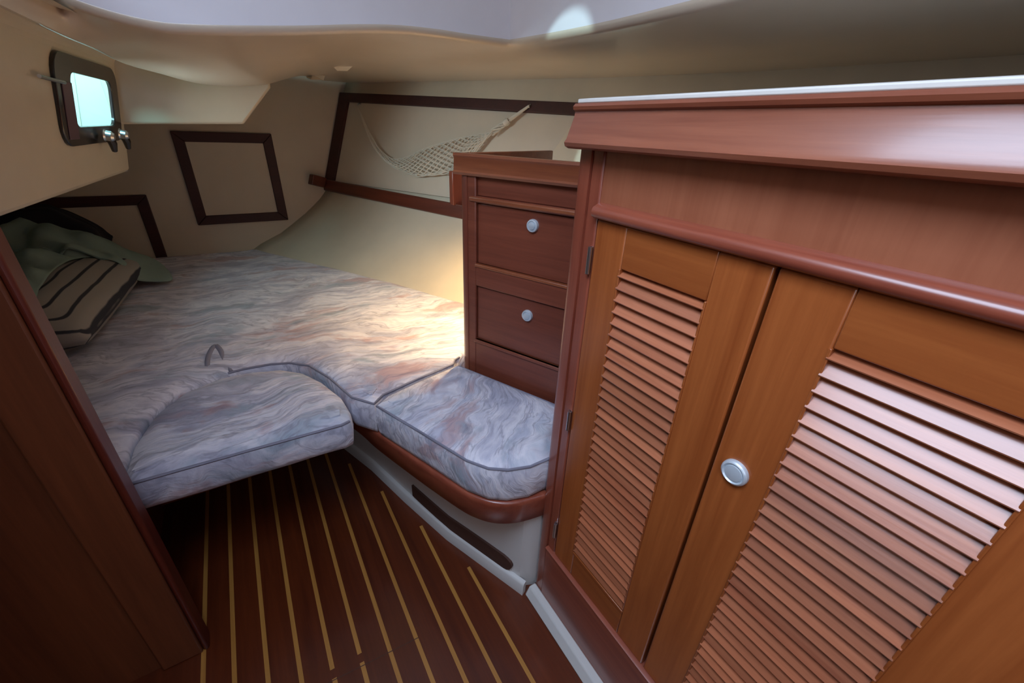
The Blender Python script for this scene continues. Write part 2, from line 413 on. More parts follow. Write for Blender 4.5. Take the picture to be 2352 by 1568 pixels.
# framed side panel on the hull
HN = Vector((1, .5, -.33)).normalized()
def hp(y, z, off=0.0):      # a point on the panel plane, off = inboard
    x = 0.467 + 0.5 * (2.75 - y) + 0.33 * (z - 0.8)
    return Vector((x, y, z)) - HN * off
sp = thing('side_panel', 'long cream locker panel in dark wood framing along the starboard hull', 'panel', (1.0, 2.0, 0.78))
bm = bmesh.new()
prism(bm, [hp(2.74, .80), hp(1.2, .80), hp(1.2, 1.21), hp(2.74, 1.24)], HN * 0.012, -HN * 0.006)
fin('panel', bm, M['bulk'], sp, smooth=0)
def bar(pts, t0, t1):
    b_ = bmesh.new(); prism(b_, pts, HN * t0, -HN * t1); return b_
fin('top_rail', bar([hp(2.745, 1.247), hp(1.2, 1.197), hp(1.2, 1.153), hp(2.745, 1.205)], .02, .02), M['dark_y'], sp, bevel=0.003)
fin('stile', bar([hp(2.745, 1.24), hp(2.745, .80), hp(2.675, .80), hp(2.675, 1.24)], .02, .019), M['dark_y'], sp, bevel=0.003)
bm = bmesh.new()
q = [hp(2.745, .805, .0), hp(1.25, .755, .0), hp(1.25, .693, -.015), hp(2.745, .745, -.015)]
prism(bm, q, HN * .03, -HN * .03)
fin('shelf_rail', bm, M['dark_shelf'], sp, bevel=0.006, label='reddish brown bottom rail')
bm = bmesh.new(); prism(bm, [hp(2.748, .81, .03), hp(2.715, .81, .03), hp(2.715, .757, .03), hp(2.748, .757, .03)], HN * .0, -HN * .085)
fin('rail_end', bm, M['dark_shelf'], sp, bevel=0.004)
bm = bmesh.new(); box(bm, .859, .95, 1.86, 1.90, .775, .925)
fin('divider', bm, M['red_z'], sp, bevel=0.004)

# ------------------------------------------------------------------ net hammock
nh = thing('net_hammock', 'off white string net hammock slung in front of the framed side panel', 'net', hp(2.1, .9, .04))
low = [(0.647, 2.579, 1.193), (0.656, 2.514, 1.122), (0.665, 2.451, 1.052), (0.68, 2.374, .983), (0.71, 2.271, .918), (0.753, 2.169, .891),
       (0.797, 2.077, .886), (0.849, 1.983, .902), (0.902, 1.898, .933), (0.959, 1.832, 1.006), (1.015, 1.774, 1.089)]
upp = [(0.647, 2.579, 1.193), (0.6565, 2.515, 1.126), (0.666, 2.452, 1.058), (0.683, 2.376, .993), (0.72, 2.28, .95), (0.77, 2.19, .965),
       (0.815, 2.12, 1.0), (0.865, 2.03, 1.03), (0.92, 1.94, 1.058), (0.97, 1.87, 1.075), (1.017, 1.776, 1.093)]
lowc, uppc = smooth_line(low, 8), smooth_line(upp, 8)
n_ = len(lowc)
bm = bmesh.new(); rows = 9
def npt(i, j):
    t = j / rows; p = lowc[i].lerp(uppc[i], t)
    bulge = math.sin(PI * i / (n_ - 1)) * math.sin(PI * min(1, t * 1.1)) * 0.03
    return p - Vector((1, .5, 0)).normalized() * bulge
for sgn in (1, -1):
    for s0 in range(-rows * 2, n_ + rows * 2, 3):
        pts = []
        for j in range(rows + 1):
            i = s0 + sgn * j * 2
            if 2 <= i <= n_ - 2: pts.append(npt(i, j))
        if len(pts) > 1: tube(bm, pts, 0.0024, 4)
tube(bm, [npt(i, rows) for i in range(0, n_)], 0.0014, 5)
fin('netting', bm, M['net'], nh)
bm = bmesh.new()
for k in range(5):
    a_ = k * 2.3
    tube(bm, [p + Vector((0, math.sin(a_ + i * .5) * .003, math.cos(a_ + i * .5) * .004 + k * .0025)) for i, p in enumerate(lowc[14:])], 0.0022, 5)
fin('edge_cord', bm, M['net'], nh)
bm = bmesh.new(); B = Vector((1.118, 1.645, 1.196)); e = lowc[-1]
for k in range(6):
    a_ = k * PI / 3
    tube(bm, [e.lerp(B, t) + Vector((0, math.cos(a_ + t * 7), math.sin(a_ + t * 7))) * 0.009 * (1.15 - t) * (1.3 if t < .45 else 1) for t in [i / 14 for i in range(15)]], 0.0036, 5)
fin('gathered_cord', bm, M['net'], nh)
bm = bmesh.new(); tube(bm, [e.lerp(B, .34), e.lerp(B, .40), e.lerp(B, .47)], [0.012, 0.016, 0.012], 10)
fin('whipping', bm, M['net'], nh)
for p, ax in ((B, 'h'), (Vector(low[0]), 'h')):
    b_ = bmesh.new(); tube(b_, [p + Vector((.05, .025, .005)), p + Vector((.01, .005, .006)), p + Vector((0, 0, -.006))], 0.003, 6)
    fin('hook', b_, M['chrome'], nh)

# ------------------------------------------------------------------ overhead: deckhead soffit with coves, headroom trunk above the camera
I_ = [(-.198, 1.267), (-.137, 1.251), (-.066, 1.241), (.001, 1.244), (.084, 1.253), (.2, 1.268), (.372, 1.293), (.503, 1.301), (.6, 1.302), (.72, 1.303)]
def wall_z(x): return interp(I_, x)
inner = [Vector((x, 1.17, z)) for x, z in I_]
inner[-1] = Vector((.72, 1.17, 1.305))
right_in = [Vector((.72, .955, 1.296)), Vector((.72, .78, 1.292)), Vector((.72, .618, 1.292)), Vector((.72, .4, 1.293)), Vector((.72, .0, 1.296)), Vector((.72, -1.1, 1.30))]
RE = 0.016       # soft rounded edge between soffit and trunk walls
outer = [(-.225, -.6, 1.232), (-.225, .5, 1.23), (-.222, .85, 1.228), (-.212, 1.10, 1.226), (-.204, 1.27, 1.225), (-.188, 1.47, 1.225), (-.172, 1.72, 1.2215), (-.115, 1.88, 1.216), (-.038, 1.97, 1.2036), (.056, 2.0, 1.202), (.158, 2.0, 1.213), (.215, 2.08, 1.230), (.30, 2.22, 1.262), (.385, 2.40, 1.287), (.56, 2.60, 1.296), (.74, 2.46, 1.297), (1.0, 2.0, 1.297), (1.19, 1.62, 1.298)]
outer = [Vector(p) for p in outer]
I2 = smooth_line(inner, 8)
def along(line, t):
    f = t * (len(line) - 1); i = min(int(f), len(line) - 2); return line[i].lerp(line[i + 1], f - i)
inner = [Vector((-.19, -.6, 1.272)), Vector((-.19, .5, 1.27)), Vector((-.195, .9, 1.268))] + [along(I2, t) for t in (0, .04, .10, .17, .25, .33, .41, .49, .56, .63, .70, .79, .87, .95, 1)]
right_out = [Vector((hull_x(y, 1.29) + .0, y, 1.297)) for y in (1.25, 1.0, .8, .45, .0, -1.1)]
cove_dir = [(-1, 0), (-1, 0), (-1, 0), (-1, 0), (-1, 0), (-1, .05), (-.93, .3), (-.7, .7), (-.3, .95), (0, 1), (.1, 1), (.3, 1), (.2, 1), (.0, 1), (0, 1), (.8, .4), (.86, .5), (.86, .5)] + [(.9, .4)] * 6
SUB = 4
A = smooth_line(inner, SUB) + smooth_line([inner[-1]] + right_in, SUB)[1:]
O = smooth_line(outer, SUB) + smooth_line([outer[-1]] + right_out, SUB)[1:]
Dv = smooth_line([Vector((d[0], d[1], 0)) for d in cove_dir], SUB)
ROLL = 13 * SUB
bm = bmesh.new(); rowsS = 12; rC = 0.03
grid = []
for idx, (a, o_, d) in enumerate(zip(A, O, Dv)):
    d = d.normalized(); col = []
    out = Vector((-1, 0, 0)) if a.x < -.185 and a.y < 1.165 else Vector((0, 1, 0)) if a.x < .7195 else (Vector((1, 0, 0)) if a.y < 1.165 else Vector((.71, .71, 0)))
    col.append(a + (Vector((0, 0, RE + .12)) if a.y < 1.165 and a.x < 0 else out * .004 + Vector((0, 0, RE + .006))))
    for k in range(0, 5):
        th = k / 4 * PI / 2
        col.append(a + out * ((RE if out.x > -.5 else .006) * (1 - math.cos(th))) + Vector((0, 0, RE * (1 - math.sin(th)))))
    a2 = col[-1]
    for k in range(1, rowsS + 1):
        t = k / rowsS
        p = a2.lerp(o_, t); p.z -= 0.004 * math.sin(PI * t); col.append(p)
    if idx <= ROLL:            # rolled edge turning up and away
        for k in range(1, 7):
            th = k / 6 * PI / 2
            col.append(o_ + d * (rC * math.sin(th)) + Vector((0, 0, rC * (1 - math.cos(th)))))
        col.append(o_ + d * rC + Vector((0, 0, .16)))
    else:
        for k in range(1, 8): col.append(o_ + d * (.012 * k))
    grid.append([bm.verts.new(p) for p in col])
for a, b_ in zip(grid, grid[1:]):
    for j in range(len(a) - 1): bm.faces.new([a[j], a[j + 1], b_[j + 1], b_[j]])
ceil = fin('ceiling', bm, M['soffit'], kind='structure', smooth=70)

ZD = 1.80
bm = bmesh.new()      # trunk walls: aft (bridge deck face)
xs_ = [p.x for p in A if abs(p.y - 1.17) < 2e-3 and p.x > -.197]; zs_ = [p.z for p in A if abs(p.y - 1.17) < 2e-3 and p.x > -.197]
loop = [(-.85, 1.17, 1.27)] + [(x, 1.17, z + RE) for x, z in zip(xs_, zs_)]
lo_ = [bm.verts.new(p) for p in loop]; hi_ = [bm.verts.new((p[0], 1.17, ZD)) for p in loop]
for i in range(len(loop) - 1): bm.faces.new([lo_[i], lo_[i + 1], hi_[i + 1], hi_[i]])
wa = fin('wall_trunk_aft', bm, M['trunk'], kind='structure', smooth=0)
bm = bmesh.new()
pr = [p for p in A if abs(p.x - .72) < 1e-3]
lo_ = [bm.verts.new((.72, p.y, p.z + RE)) for p in pr]; hi_ = [bm.verts.new((.72, p.y, ZD)) for p in pr]
for i in range(len(pr) - 1): bm.faces.new([lo_[i], lo_[i + 1], hi_[i + 1], hi_[i]])
wr = fin('wall_trunk_right', bm, M['trunk'], kind='structure', smooth=0)
bm = bmesh.new()      # deckhead with the hatch opening and a small deck prism opening
HX0, HX1, HY0, HY1 = -0.74, 0.02, -0.25, 0.45
def slab(b_, rects):
    for x0, x1, y0, y1 in rects: box(b_, x0, x1, y0, y1, ZD, ZD + .04)
slab(bm, [(-1.2, HX0, -1.2, 1.25), (HX1, .80, -1.2, 1.25), (HX0, HX1, -1.2, HY0), (HX0, HX1, HY1, 1.25)])
fin('ceiling_trunk', bm, M['trunk'], kind='structure', smooth=0)
bm = bmesh.new(); box(bm, -1.2, 1.9, 1.22, 2.9, 1.42, 1.46); box(bm, .76, 1.9, -1.2, 1.25, 1.42, 1.46)
fin('roof', bm, M['gel'], kind='structure', smooth=0)

# flaking bits of liner at the aft edge of the soffit
def flake(label, pts):
    b_ = bmesh.new()
    c = sum((Vector(p) for p in pts), Vector()) / len(pts)
    prism(b_, pts, (0, 0, 0), (0.0, 0.004, 0.006))
    return tag(fin('liner_flake', b_, M['flake'], base=c, smooth=0), label, 'flake', 'torn liner flakes under the deckhead')

flake('small torn flap of cream liner at the deckhead edge, nearer the bulkhead hatch', [(.391, 2.405, 1.281), (.401, 2.36, 1.272), (.449, 2.33, 1.272), (.452, 2.30, 1.288), (.41, 2.36, 1.291)])
flake('small torn flap of cream liner higher on the deckhead, above the framed panel', [(.402, 1.93, 1.297), (.437, 1.98, 1.282), (.470, 1.96, 1.283), (.475, 1.87, 1.295), (.43, 1.88, 1.297)])

# ------------------------------------------------------------------ port side: cockpit well wall with the portlight, and the beam
e0 = Vector((-.379, 1.19, .936)); ud = Vector((.0849, .9964, 0)).normalized(); up = Vector((.2, 0, 1)).normalized()
wn = up.cross(ud).normalized()
if wn.x < 0: wn = -wn            # towards the cabin
WF = Frame(e0, ud, wn, up)       # along, out, up
GX0, GX1, GZ0, GZ1 = 0.40, 0.79, 0.125, 0.272
def rrect(x0, x1, z0, z1, r, n=5):
    out = []
    for cx, cz, a0 in ((x1 - r, z1 - r, 0), (x0 + r, z1 - r, 90), (x0 + r, z0 + r, 180), (x1 - r, z0 + r, 270)):
        for k in range(n + 1):
            a_ = math.radians(a0 + 90 * k / n); out.append((cx + r * math.cos(a_), cz + r * math.sin(a_)))
    return out
bm = bmesh.new()
# wall with hole: outer rectangle bridged to the rounded opening
hole = rrect(GX0, GX1, GZ0, GZ1, .03)
X0, X1, Z0, Z1 = -2.1, 0.90, 0.0, 0.305
cx, cz = (GX0 + GX1) / 2, (GZ0 + GZ1) / 2
def quad(b_, pts): return b_.faces.new([b_.verts.new(p) for p in pts])
ho = [bm.verts.new(WF(x, 0, z)) for x, z in hole]; hb = [bm.verts.new(WF(x, -.006, z)) for x, z in hole]
oc = [bm.verts.new(WF(x, 0, z)) for x, z in ((X0, Z0), (.2, Z0), (X1, Z0), (X1, Z1), (.2, Z1), (X0, Z1))]
ed = [bm.edges.new((ho[i], ho[(i + 1) % len(ho)])) for i in range(len(ho))] + [bm.edges.new((oc[i], oc[(i + 1) % 6])) for i in range(6)]
bmesh.ops.triangle_fill(bm, use_beauty=True, use_dissolve=False, edges=ed)
for i in range(len(ho)):
    j = (i + 1) % len(ho); bm.faces.new([ho[i], hb[i], hb[j], ho[j]])
# cove at the top of the wall
prev = [WF(X0, 0, Z1), WF(X1 + .3, 0, Z1)]
for k in range(1, 9):
    th = k / 8 * PI / 2; r_ = .05
    cur = [WF(x, r_ * (1 - math.cos(th)), Z1) + up * (r_ * math.sin(th)) for x in (X0, X1 + .3)]
    quad(bm, [prev[0], prev[1], cur[1], cur[0]]); prev = cur
quad(bm, [prev[0], prev[1], prev[1] + wn * .12, prev[0] + wn * .04])
# rolled bottom edge and underside of the well, aft return
prev = [WF(X0, 0, Z0), WF(X1, 0, Z0)]
for k in range(1, 5):
    th = k / 4 * PI / 2; r_ = .025
    cur = [WF(x, -r_ * (1 - math.cos(th)), 0) - Vector((0, 0, r_ * math.sin(th))) for x in (X0, X1)]
    quad(bm, [prev[0], prev[1], cur[1], cur[0]]); prev = cur
far = [p + Vector((-.62, 0, 0)) for p in prev]
quad(bm, [prev[0], prev[1], far[1], far[0]])
quad(bm, [WF(X1, 0, Z1), WF(X1, 0, Z0), prev[1], far[1], far[1] + Vector((0, 0, .4))])
# upper part: carries on up past the cove, forward of the bridge deck up to the deckhead
quad(bm, [WF(X0, -.01, Z1), WF(-.0, -.01, Z1), Vector((-.80, 1.18, ZD)), Vector((-.95, -1.1, ZD))])
well = fin('wall_port', bm, M['liner'], kind='structure', smooth=50)

bm = bmesh.new()      # inside of the cockpit well seen through the portlight
off = -0.52; AE = 0.885
quad(bm, [WF(-.4, off, -.1), WF(AE, off, -.1), WF(AE, off, .46), WF(-.4, off, .46)])
quad(bm, [WF(AE, off, -.02), WF(AE, -.001, -.02), WF(AE, -.001, .46), WF(AE, off, .46)])
fin('wall_cockpit', bm, M['gel'], kind='structure', smooth=0)
bm = bmesh.new(); box(bm, AE - .003, AE, -.1065, -.1045, -.05, .44, WF)
fin('trim_3', bm, M['liner'], smooth=0, kind='structure')

win = bpy.data.objects.new('window_1', None); COL.objects.link(win); win.location = WF(cx, 0, GZ0); win['kind'] = 'structure'
win['label'] = 'small bright portlight with rounded corners and dark frame in the cockpit well side'
bm = bmesh.new()
o1 = rrect(0.335, 0.835, 0.088, 0.298, .05); i1 = rrect(GX0 + .034, GX1 - .015, GZ0 + .008, GZ1 - .014, .028)
ring = lambda pts, d: [bm.verts.new(WF(x, d, z)) for x, z in pts]
r0, r1, r2, r3 = ring(o1, 0), ring(o1, .008), ring(i1, .007), ring(i1, -.002)
for a, b_ in ((r0, r1), (r1, r2), (r2, r3)):
    for i in range(len(a)): bm.faces.new([a[i], a[(i + 1) % len(a)], b_[(i + 1) % len(a)], b_[i]])
fin('window_frame', bm, M['blackframe'], win, bevel=0.003, kind='structure')
bm = bmesh.new(); gl = rrect(GX0 + .02, GX1 - .008, GZ0, GZ1 - .008, .028)
prism(bm, [WF(x, -.001, z) for x, z in gl], wn * 0, wn * .004)
fin('window_pane', bm, M['glass'], win, smooth=0, kind='structure')
bm = bmesh.new(); box(bm, .365, .428, .007, .010, .105, .235, WF)
fin('hinge_plate', bm, M['bronze'], win, bevel=0.003, kind='structure')
for a_ in (.60, .755):
    b_ = bmesh.new()
    lathe(b_, WF(a_, .018, .112), wn, [(0, .022), (.009, .022), (.014, .016), (.014, .004), (.017, 0)], 16)
    fin('dog_knob', b_, M['chrome'], win, kind='structure', label='chrome clamp knob')
    b_ = bmesh.new(); tube(b_, [WF(a_ + .006, .024, .112), WF(a_ + .014, .03, .092), WF(a_ + .026, .03, .070)], [.012, .011, .007], 8)
    fin('dog_lever', b_, M['blackframe'], win, kind='structure')
bm = bmesh.new(); tube(bm, [WF(.235, .012, .236), WF(.30, .012, .234), WF(.365, .014, .233)], .004, 8)
tag(fin('window_stay', bm, M['chrome'], base=WF(.25, .0, .235)), 'thin bright stay rod sticking out beside the portlight', 'rod')

# beam hanging under the deckhead in front of the aft bulkhead
bm = bmesh.new()
face = [(-.295, 2.05, 1.068), (.083, 2.05, 1.083), (.199, 2.05, 1.21), (.21, 2.05, 1.32), (-.295, 2.05, 1.32)]
prism(bm, face, (0, 0, 0), (0, .70, 0))
fin('beam', bm, M['liner'], bevel=0.008, seg=3, kind='structure')

# left bulkhead with its post, near the camera
bm = bmesh.new(); box(bm, -1.1, -.3655, .812, .842, 0, .935)
fin('wall_left', bm, M['post'], smooth=0, kind='structure')
bm = bmesh.new(); box(bm, -.363, -.288, .800, .848, 0, .968)
fin('trim_1', bm, M['post'], bevel=.004, kind='structure')
bm = bmesh.new(); box(bm, -.288, -.2765, .802, .846, 0, .968)
fin('trim_2', bm, M['post_red'], bevel=.005, kind='structure')
# rest of the cabin shell behind the camera
bm = bmesh.new(); box(bm, -1.12, -1.08, -1.2, 2.8, 0, 1.85)
fin('wall_outboard_port', bm, M['liner'], smooth=0, kind='structure')
bm = bmesh.new()
for x0, x1, z0, z1 in ((-1.1, -.9, 0, 1.85), (-.2, 1.7, 0, 1.85), (-.9, -.2, 1.66, 1.85), (-.9, -.2, 0, 1.06)): box(bm, x0, x1, -1.16, -1.1, z0, z1)
fin('wall_forward', bm, M['red_z'], smooth=0, kind='structure')

# ------------------------------------------------------------------ berth base
be = thing('aft_berth', 'white moulded berth base with curved mahogany front rail beside the floor', 'berth', (.35, .9, 0))
bl = sorted(base_line, key=lambda q: -q[1])
wallpath = [Vector((x, y, 0)) for x, y in bl[:-1]] + [Vector((.405, .594, 0)), Vector((.424, .556, 0)), Vector((.4575, .542, 0)), Vector((.475, .541, 0))]
bm = bmesh.new(); sweep(bm, wallpath, [(0, .0), (0, .275), (-.03, .275), (-.03, .0)])
fin('base_panel', bm, M['gel'], be, smooth=40)
bm = bmesh.new(); sweep(bm, [Vector((x, y, 0)) for x, y in bl[:-1]] + [Vector((.429, .535, 0))], [(.013, 0), (.011, .036), (.007, .042), (-.002, .043), (-.002, 0)])
fin('toe_ledge', bm, M['gel'], be, smooth=50)
def blp(y, off=0.0): return Vector((interp([(q[1], q[0]) for q in sorted(base_line, key=lambda q: q[1])], y), y, 0)) - Vector((.9475, .3197, 0)) * off
bm = bmesh.new()      # long slot insert with rounded end
ss = [.575, .58, .59, .60, .66, .72, .78, .84, .90, .95]
zlo = [.068, .056, .047, .044, .044, .044, .045, .047, .05, .054]; zhi = [.076, .085, .091, .094, .095, .095, .094, .095, .097, .099]
f_ = [[bm.verts.new(blp(y, o_) + Vector((0, 0, z))) for y, z in list(zip(ss, zl))] for o_, zl in ((.006, zlo), (.006, zhi), (-.006, zlo), (-.006, zhi))]
for i in range(len(ss) - 1):
    bm.faces.new([f_[0][i], f_[0][i + 1], f_[1][i + 1], f_[1][i]])
    bm.faces.new([f_[1][i], f_[1][i + 1], f_[3][i + 1], f_[3][i]]); bm.faces.new([f_[0][i], f_[0][i + 1], f_[2][i + 1], f_[2][i]])
bm.faces.new([f_[0][0], f_[1][0], f_[3][0], f_[2][0]]); bm.faces.new([f_[0][-1], f_[1][-1], f_[3][-1], f_[2][-1]])
fin('slot_strip', bm, M['slotwood'], be, smooth=0, label='long dark brown wooden strip with rounded end')
railpts = [(.06, 1.36), (.12, 1.17), (.165, 1.035), (.186, .956), (.24, .797), (.294, .653), (.321, .602), (.352, .568), (.392, .546), (.425, .537), (.455, .532), (.468, .530)]
rp = smooth_line([(x, y, ZB) for x, y in railpts], 5)
bm = bmesh.new(); sweep(bm, rp, [(0, -.066), (.0015, -.012), (.001, -.003), (-.003, .001), (-.014, .001), (-.020, -.003), (-.020, -.07), (-.004, -.07)])
fin('front_rail', bm, M['red_y'], be, smooth=50, label='curved red mahogany rail')
bm = bmesh.new()      # boards under the cushions
pl = [(.14, 1.35), (.20, .99), (.31, .665), (.36, .60), (.45, .56), (.80, .56), (.85, 1.1), (.5, 1.8), (.0, 2.68), (-1.06, 2.72), (-1.06, .93), (-.40, .93), (-.40, 1.42), (.06, 1.42)]
prism(bm, [(x, y, ZB - .025) for x, y in pl], (0, 0, 0), (0, 0, .022))
fin('berth_board', bm, M['gel'], be, smooth=0)
bm = bmesh.new(); box(bm, -.29, .02, .955, 1.20, ZB - .022, ZB + .012)
box(bm, -.42, .12, 1.19, 1.43, ZB - .022, ZB - .003)
fin('filler_board', bm, M['sole'], be, bevel=.003)
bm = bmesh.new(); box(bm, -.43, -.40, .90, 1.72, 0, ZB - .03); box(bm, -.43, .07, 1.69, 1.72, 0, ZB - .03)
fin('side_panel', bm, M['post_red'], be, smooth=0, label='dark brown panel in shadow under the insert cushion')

# ------------------------------------------------------------------ cushions
def clearance(P):
    """distance from each corner inwards to the nearest other side"""
    n = len(P); out = []
    for i in range(n):
        a, b_, c = P[i - 1], P[i], P[(i + 1) % n]
        t = (c - a).normalized(); nrm = Vector((-t.y, t.x, 0)); best = .3
        for j in range(n):
            if min((j - i) % n, (i - j) % n) < 3: continue
            w = P[j] - b_; f = w.dot(nrm)
            if f > 0 and w.length < best and f > .5 * w.length: best = w.length
        out.append(best)
    return out
def offset_poly(P, d, lim=None):
    n = len(P); out = []
    for i in range(n):
        a, b_, c = P[i - 1], P[i], P[(i + 1) % n]
        t0 = (b_ - a).normalized(); t1 = (c - b_).normalized()
        n0 = Vector((-t0.y, t0.x, 0)); n1 = Vector((-t1.y, t1.x, 0))
        m_ = (n0 + n1); m_ = m_.normalized() if m_.length > 1e-6 else n0
        dd = d if lim is None or d < 0 else min(d, lim[i] * .36)
        out.append(b_ + m_ * (dd / max(.55, m_.dot(n0))))
    return out
def area(P): return 0.5 * sum(P[i - 1].x * P[i].y - P[i].x * P[i - 1].y for i in range(len(P)))
def dens(P, step):
    out = []
    for i in range(len(P)):
        a, b_ = P[i], P[(i + 1) % len(P)]; k = max(1, int((b_ - a).length / step))
        out += [a.lerp(b_, j / k) for j in range(k)]
    return out
def cushion(name, label, group, outline, z0, z1, mat, pipe=None, step=.02, crown=.008, edge=.010):
    P = [Vector((x, y, 0)) for x, y in outline]
    P = dens(P, step)
    if area(P) < 0: P.reverse()
    base = Vector((sum(p.x for p in P) / len(P), sum(p.y for p in P) / len(P), z0))
    r = thing(name, label, 'cushion', base, group)
    b_ = bmesh.new(); h = z1 - z0
    levels = [(.012, 0), (.003, .006), (0, .018), (-.003, h * .5), (0, h - edge), (.003, h - edge * .4), (edge * .8, h), (.026, h + crown * .6), (.05, h + crown)]
    rings = []; lim = clearance(P)
    for ins, z in levels:
        q = offset_poly(P, ins, lim)
        rings.append([b_.verts.new(p + Vector((0, 0, z0 + z + .0025 * noise.noise(p * 9 + Vector((z * 20, 0, 3)))))) for p in q])
    n = len(P)
    for a, c in zip(rings, rings[1:]):
        for i in range(n): b_.faces.new([a[i], a[(i + 1) % n], c[(i + 1) % n], c[i]])
    b_.faces.new(rings[0][::-1])
    from mathutils.geometry import tessellate_polygon
    for tri in tessellate_polygon([[Vector((v.co.x, v.co.y, 0)) for v in rings[-1]]]):
        try: b_.faces.new([rings[-1][k] for k in tri])
        except ValueError: pass
    fin('cover', b_, mat, r, smooth=60)
    pts = offset_poly(P, .002)
    if pipe:
        run = [p for p in pts if pipe(p)]
        # keep the longest continuous run, starting after the gap
        idx = [i for i, p in enumerate(pts) if pipe(p)]
        st_ = next((i for i in idx if (i - 1) % n not in idx), idx[0])
        run = []; i = st_
        while i % n in idx and len(run) < n: run.append(pts[i % n]); i += 1
    else: run = pts
    b_ = bmesh.new()
    tube(b_, [p + Vector((0, 0, z1 - edge * .55)) for p in run], .0034, 6, closed=not pipe)
    fin('piping', b_, M['piping'], r, smooth=60, label='dark grey piping')
    return r
notch = [(.19, .935), (.146, .995), (.114, 1.125), (.076, 1.225), (.030, 1.268), (-.02, 1.286), (-.087, 1.292), (-.15, 1.284), (-.20, 1.262), (-.238, 1.243), (-.290, 1.161), (-.317, 1.042), (-.321, .93)]
seam = [(.225, .966), (.332, .996), (.462, 1.026)]
main = notch[::-1] + seam + [(.478, 1.048), (.60, 1.10), (.735, 1.16), (.83, 1.19), (.705, 1.475), (.525, 1.85), (.275, 2.29), (.04, 2.70), (-.30, 2.725), (-1.04, 2.725), (-1.04, .93), (-.40, .93)]
cushion('berth_mattress', 'large marbled lavender grey mattress filling the aft berth up to the bulkhead', 'berth cushions in marbled fabric', main, ZB, ZM, M['fab'], pipe=lambda p: (p.x > -.13 and p.y < 1.31 and p.x < .5))
corner = [(.192, .925), (.232, .955), (.335, .984), (.470, 1.012), (.60, .722), (.672, .545), (.50, .5405), (.42, .5405), (.372, .556), (.336, .582), (.306, .628), (.252, .772), (.205, .893)]
cushion('berth_cushion', 'bluish marbled corner cushion between the drawer unit and the curved rail', 'berth cushions in marbled fabric', corner, ZB, ZM, M['fab2'])
insert = [(-.318, .912), (-.10, .906), (.10, .898), (.122, .905), (.130, .94), (.125, 1.02), (.095, 1.12), (.055, 1.20), (.004, 1.25), (-.07, 1.274), (-.15, 1.276), (-.232, 1.238), (-.286, 1.158), (-.314, 1.04)]
cushion('insert_cushion', 'dome shaped marbled cushion bridging the floor well, next to the wooden post', 'berth cushions in marbled fabric', insert, ZB + .012, ZM - .008, M['fab3'], crown=.010, pipe=lambda p: p.y < .935)
# tucked pleat where the mattress halves meet behind the insert
bm = bmesh.new()
pts = smooth_line([(-.172, 1.285, ZM - .03), (-.176, 1.325, ZM - .001), (-.174, 1.40, ZM + .004), (-.158, 1.47, ZM + .003), (-.142, 1.42, ZM + .003), (-.137, 1.35, ZM - .001), (-.12, 1.29, ZM - .005)], 5)
tube(bm, pts, [.0065 + .003 * math.sin(PI * i / (len(pts) - 1)) for i in range(len(pts))], 8)
matt = bpy.data.objects['berth_mattress']
fin('fabric_tuck', bm, M['piping'], matt, smooth=60)

# ------------------------------------------------------------------ drawer unit
d_ = thing('drawer_unit', 'mahogany two drawer unit standing on the berth with fiddled top', 'cabinet', (.6, .9, ZB))
SW = .47; DEP = .36
def dbox(name, boxes, mat, par, bevel=.002, label=None):
    b_ = bmesh.new()
    for q in boxes: box(b_, *q, F=DU)
    return fin(name, b_, mat, par, bevel=bevel, label=label)
FR = 0.0      # front plane; n grows outwards
dbox('carcass', [(.004, .53, -DEP, -.03, ZB, 1.005)], M['unit_z'], d_, 0)
# face frame, one mesh with two drawer openings
dbox('face_frame', [(.03, .06, -.03, FR, ZB, .998), (.405, .53, -.03, FR, ZB, .998), (.06, .405, -.03, FR, ZB, .545), (.06, .405, -.03, FR, .712, .774), (.06, .405, -.03, FR, .934, .95), (.06, .405, -.03, -.008, .95, .998)], M['unit_s'], d_, .0025)
bm = bmesh.new()
pr_ = [DU(.0 + .032 * (1 - math.cos(a_ * PI / 2 / 6)), -.032 * (1 - math.sin(a_ * PI / 2 / 6)) + .002, 0) for a_ in range(7)] + [DU(.034, .002, 0), DU(.034, -.034, 0), DU(0, -.034, 0)]
pr_ = [Vector((p.x, p.y, 0)) for p in pr_]
prism(bm, pr_, (0, 0, ZB), (0, 0, .998))
fin('corner_post', bm, M['unit_z'], d_, smooth=50)
dbox('frieze_bead', [(.04, .50, -.01, .005, .936, .949)], M['unit_f'], d_, .004)
dbox('bottom_bead', [(.055, .50, -.01, .004, .535, .546)], M['unit_s'], d_, .003)
for z0, z1, kz in ((.776, .932, .900), (.547, .710, .666)):
    dr = dbox('drawer', [(.062, .403, -.03, -.007, z0, z1)], M['unit_s'], d_, .002)
    dbox('lip', [(.058, .407, -.012, .003, z0 - .010, z0 - .001)], M['unit_f'], dr, .0025)
    b_ = bmesh.new()
    lathe(b_, DU(.230, -.007, kz), UN, [(.0155, 0), (.0155, .004), (.0145, .0075), (.0115, .0085), (.0105, .0065), (.0095, .0065), (.0085, .0095), (.004, .011), (0, .0112)], 28)
    fin('knob', b_, M['knob'], dr, smooth=50, label='round satin metal push knob')
bm = bmesh.new()      # fiddle rail along the front
sweep(bm, [DU(-.006, 0, .997), DU(.53, 0, .997)], [(.006 , 0), (.010, .006), (.006, .010), (.004, .038), (.0075, .044), (.006, .050), (-.014, .050), (-.014, 0)])
fin('fiddle_rail', bm, M['unit_f'], d_, smooth=40)
AF = Frame(P0, (.913, .408, 0), (-.408, .913, 0))
bm = bmesh.new()
box(bm, .0, .475, -.016, .0, .997, 1.047, AF)
fin('side_fiddle', bm, M['unit_f'], d_, bevel=.003)
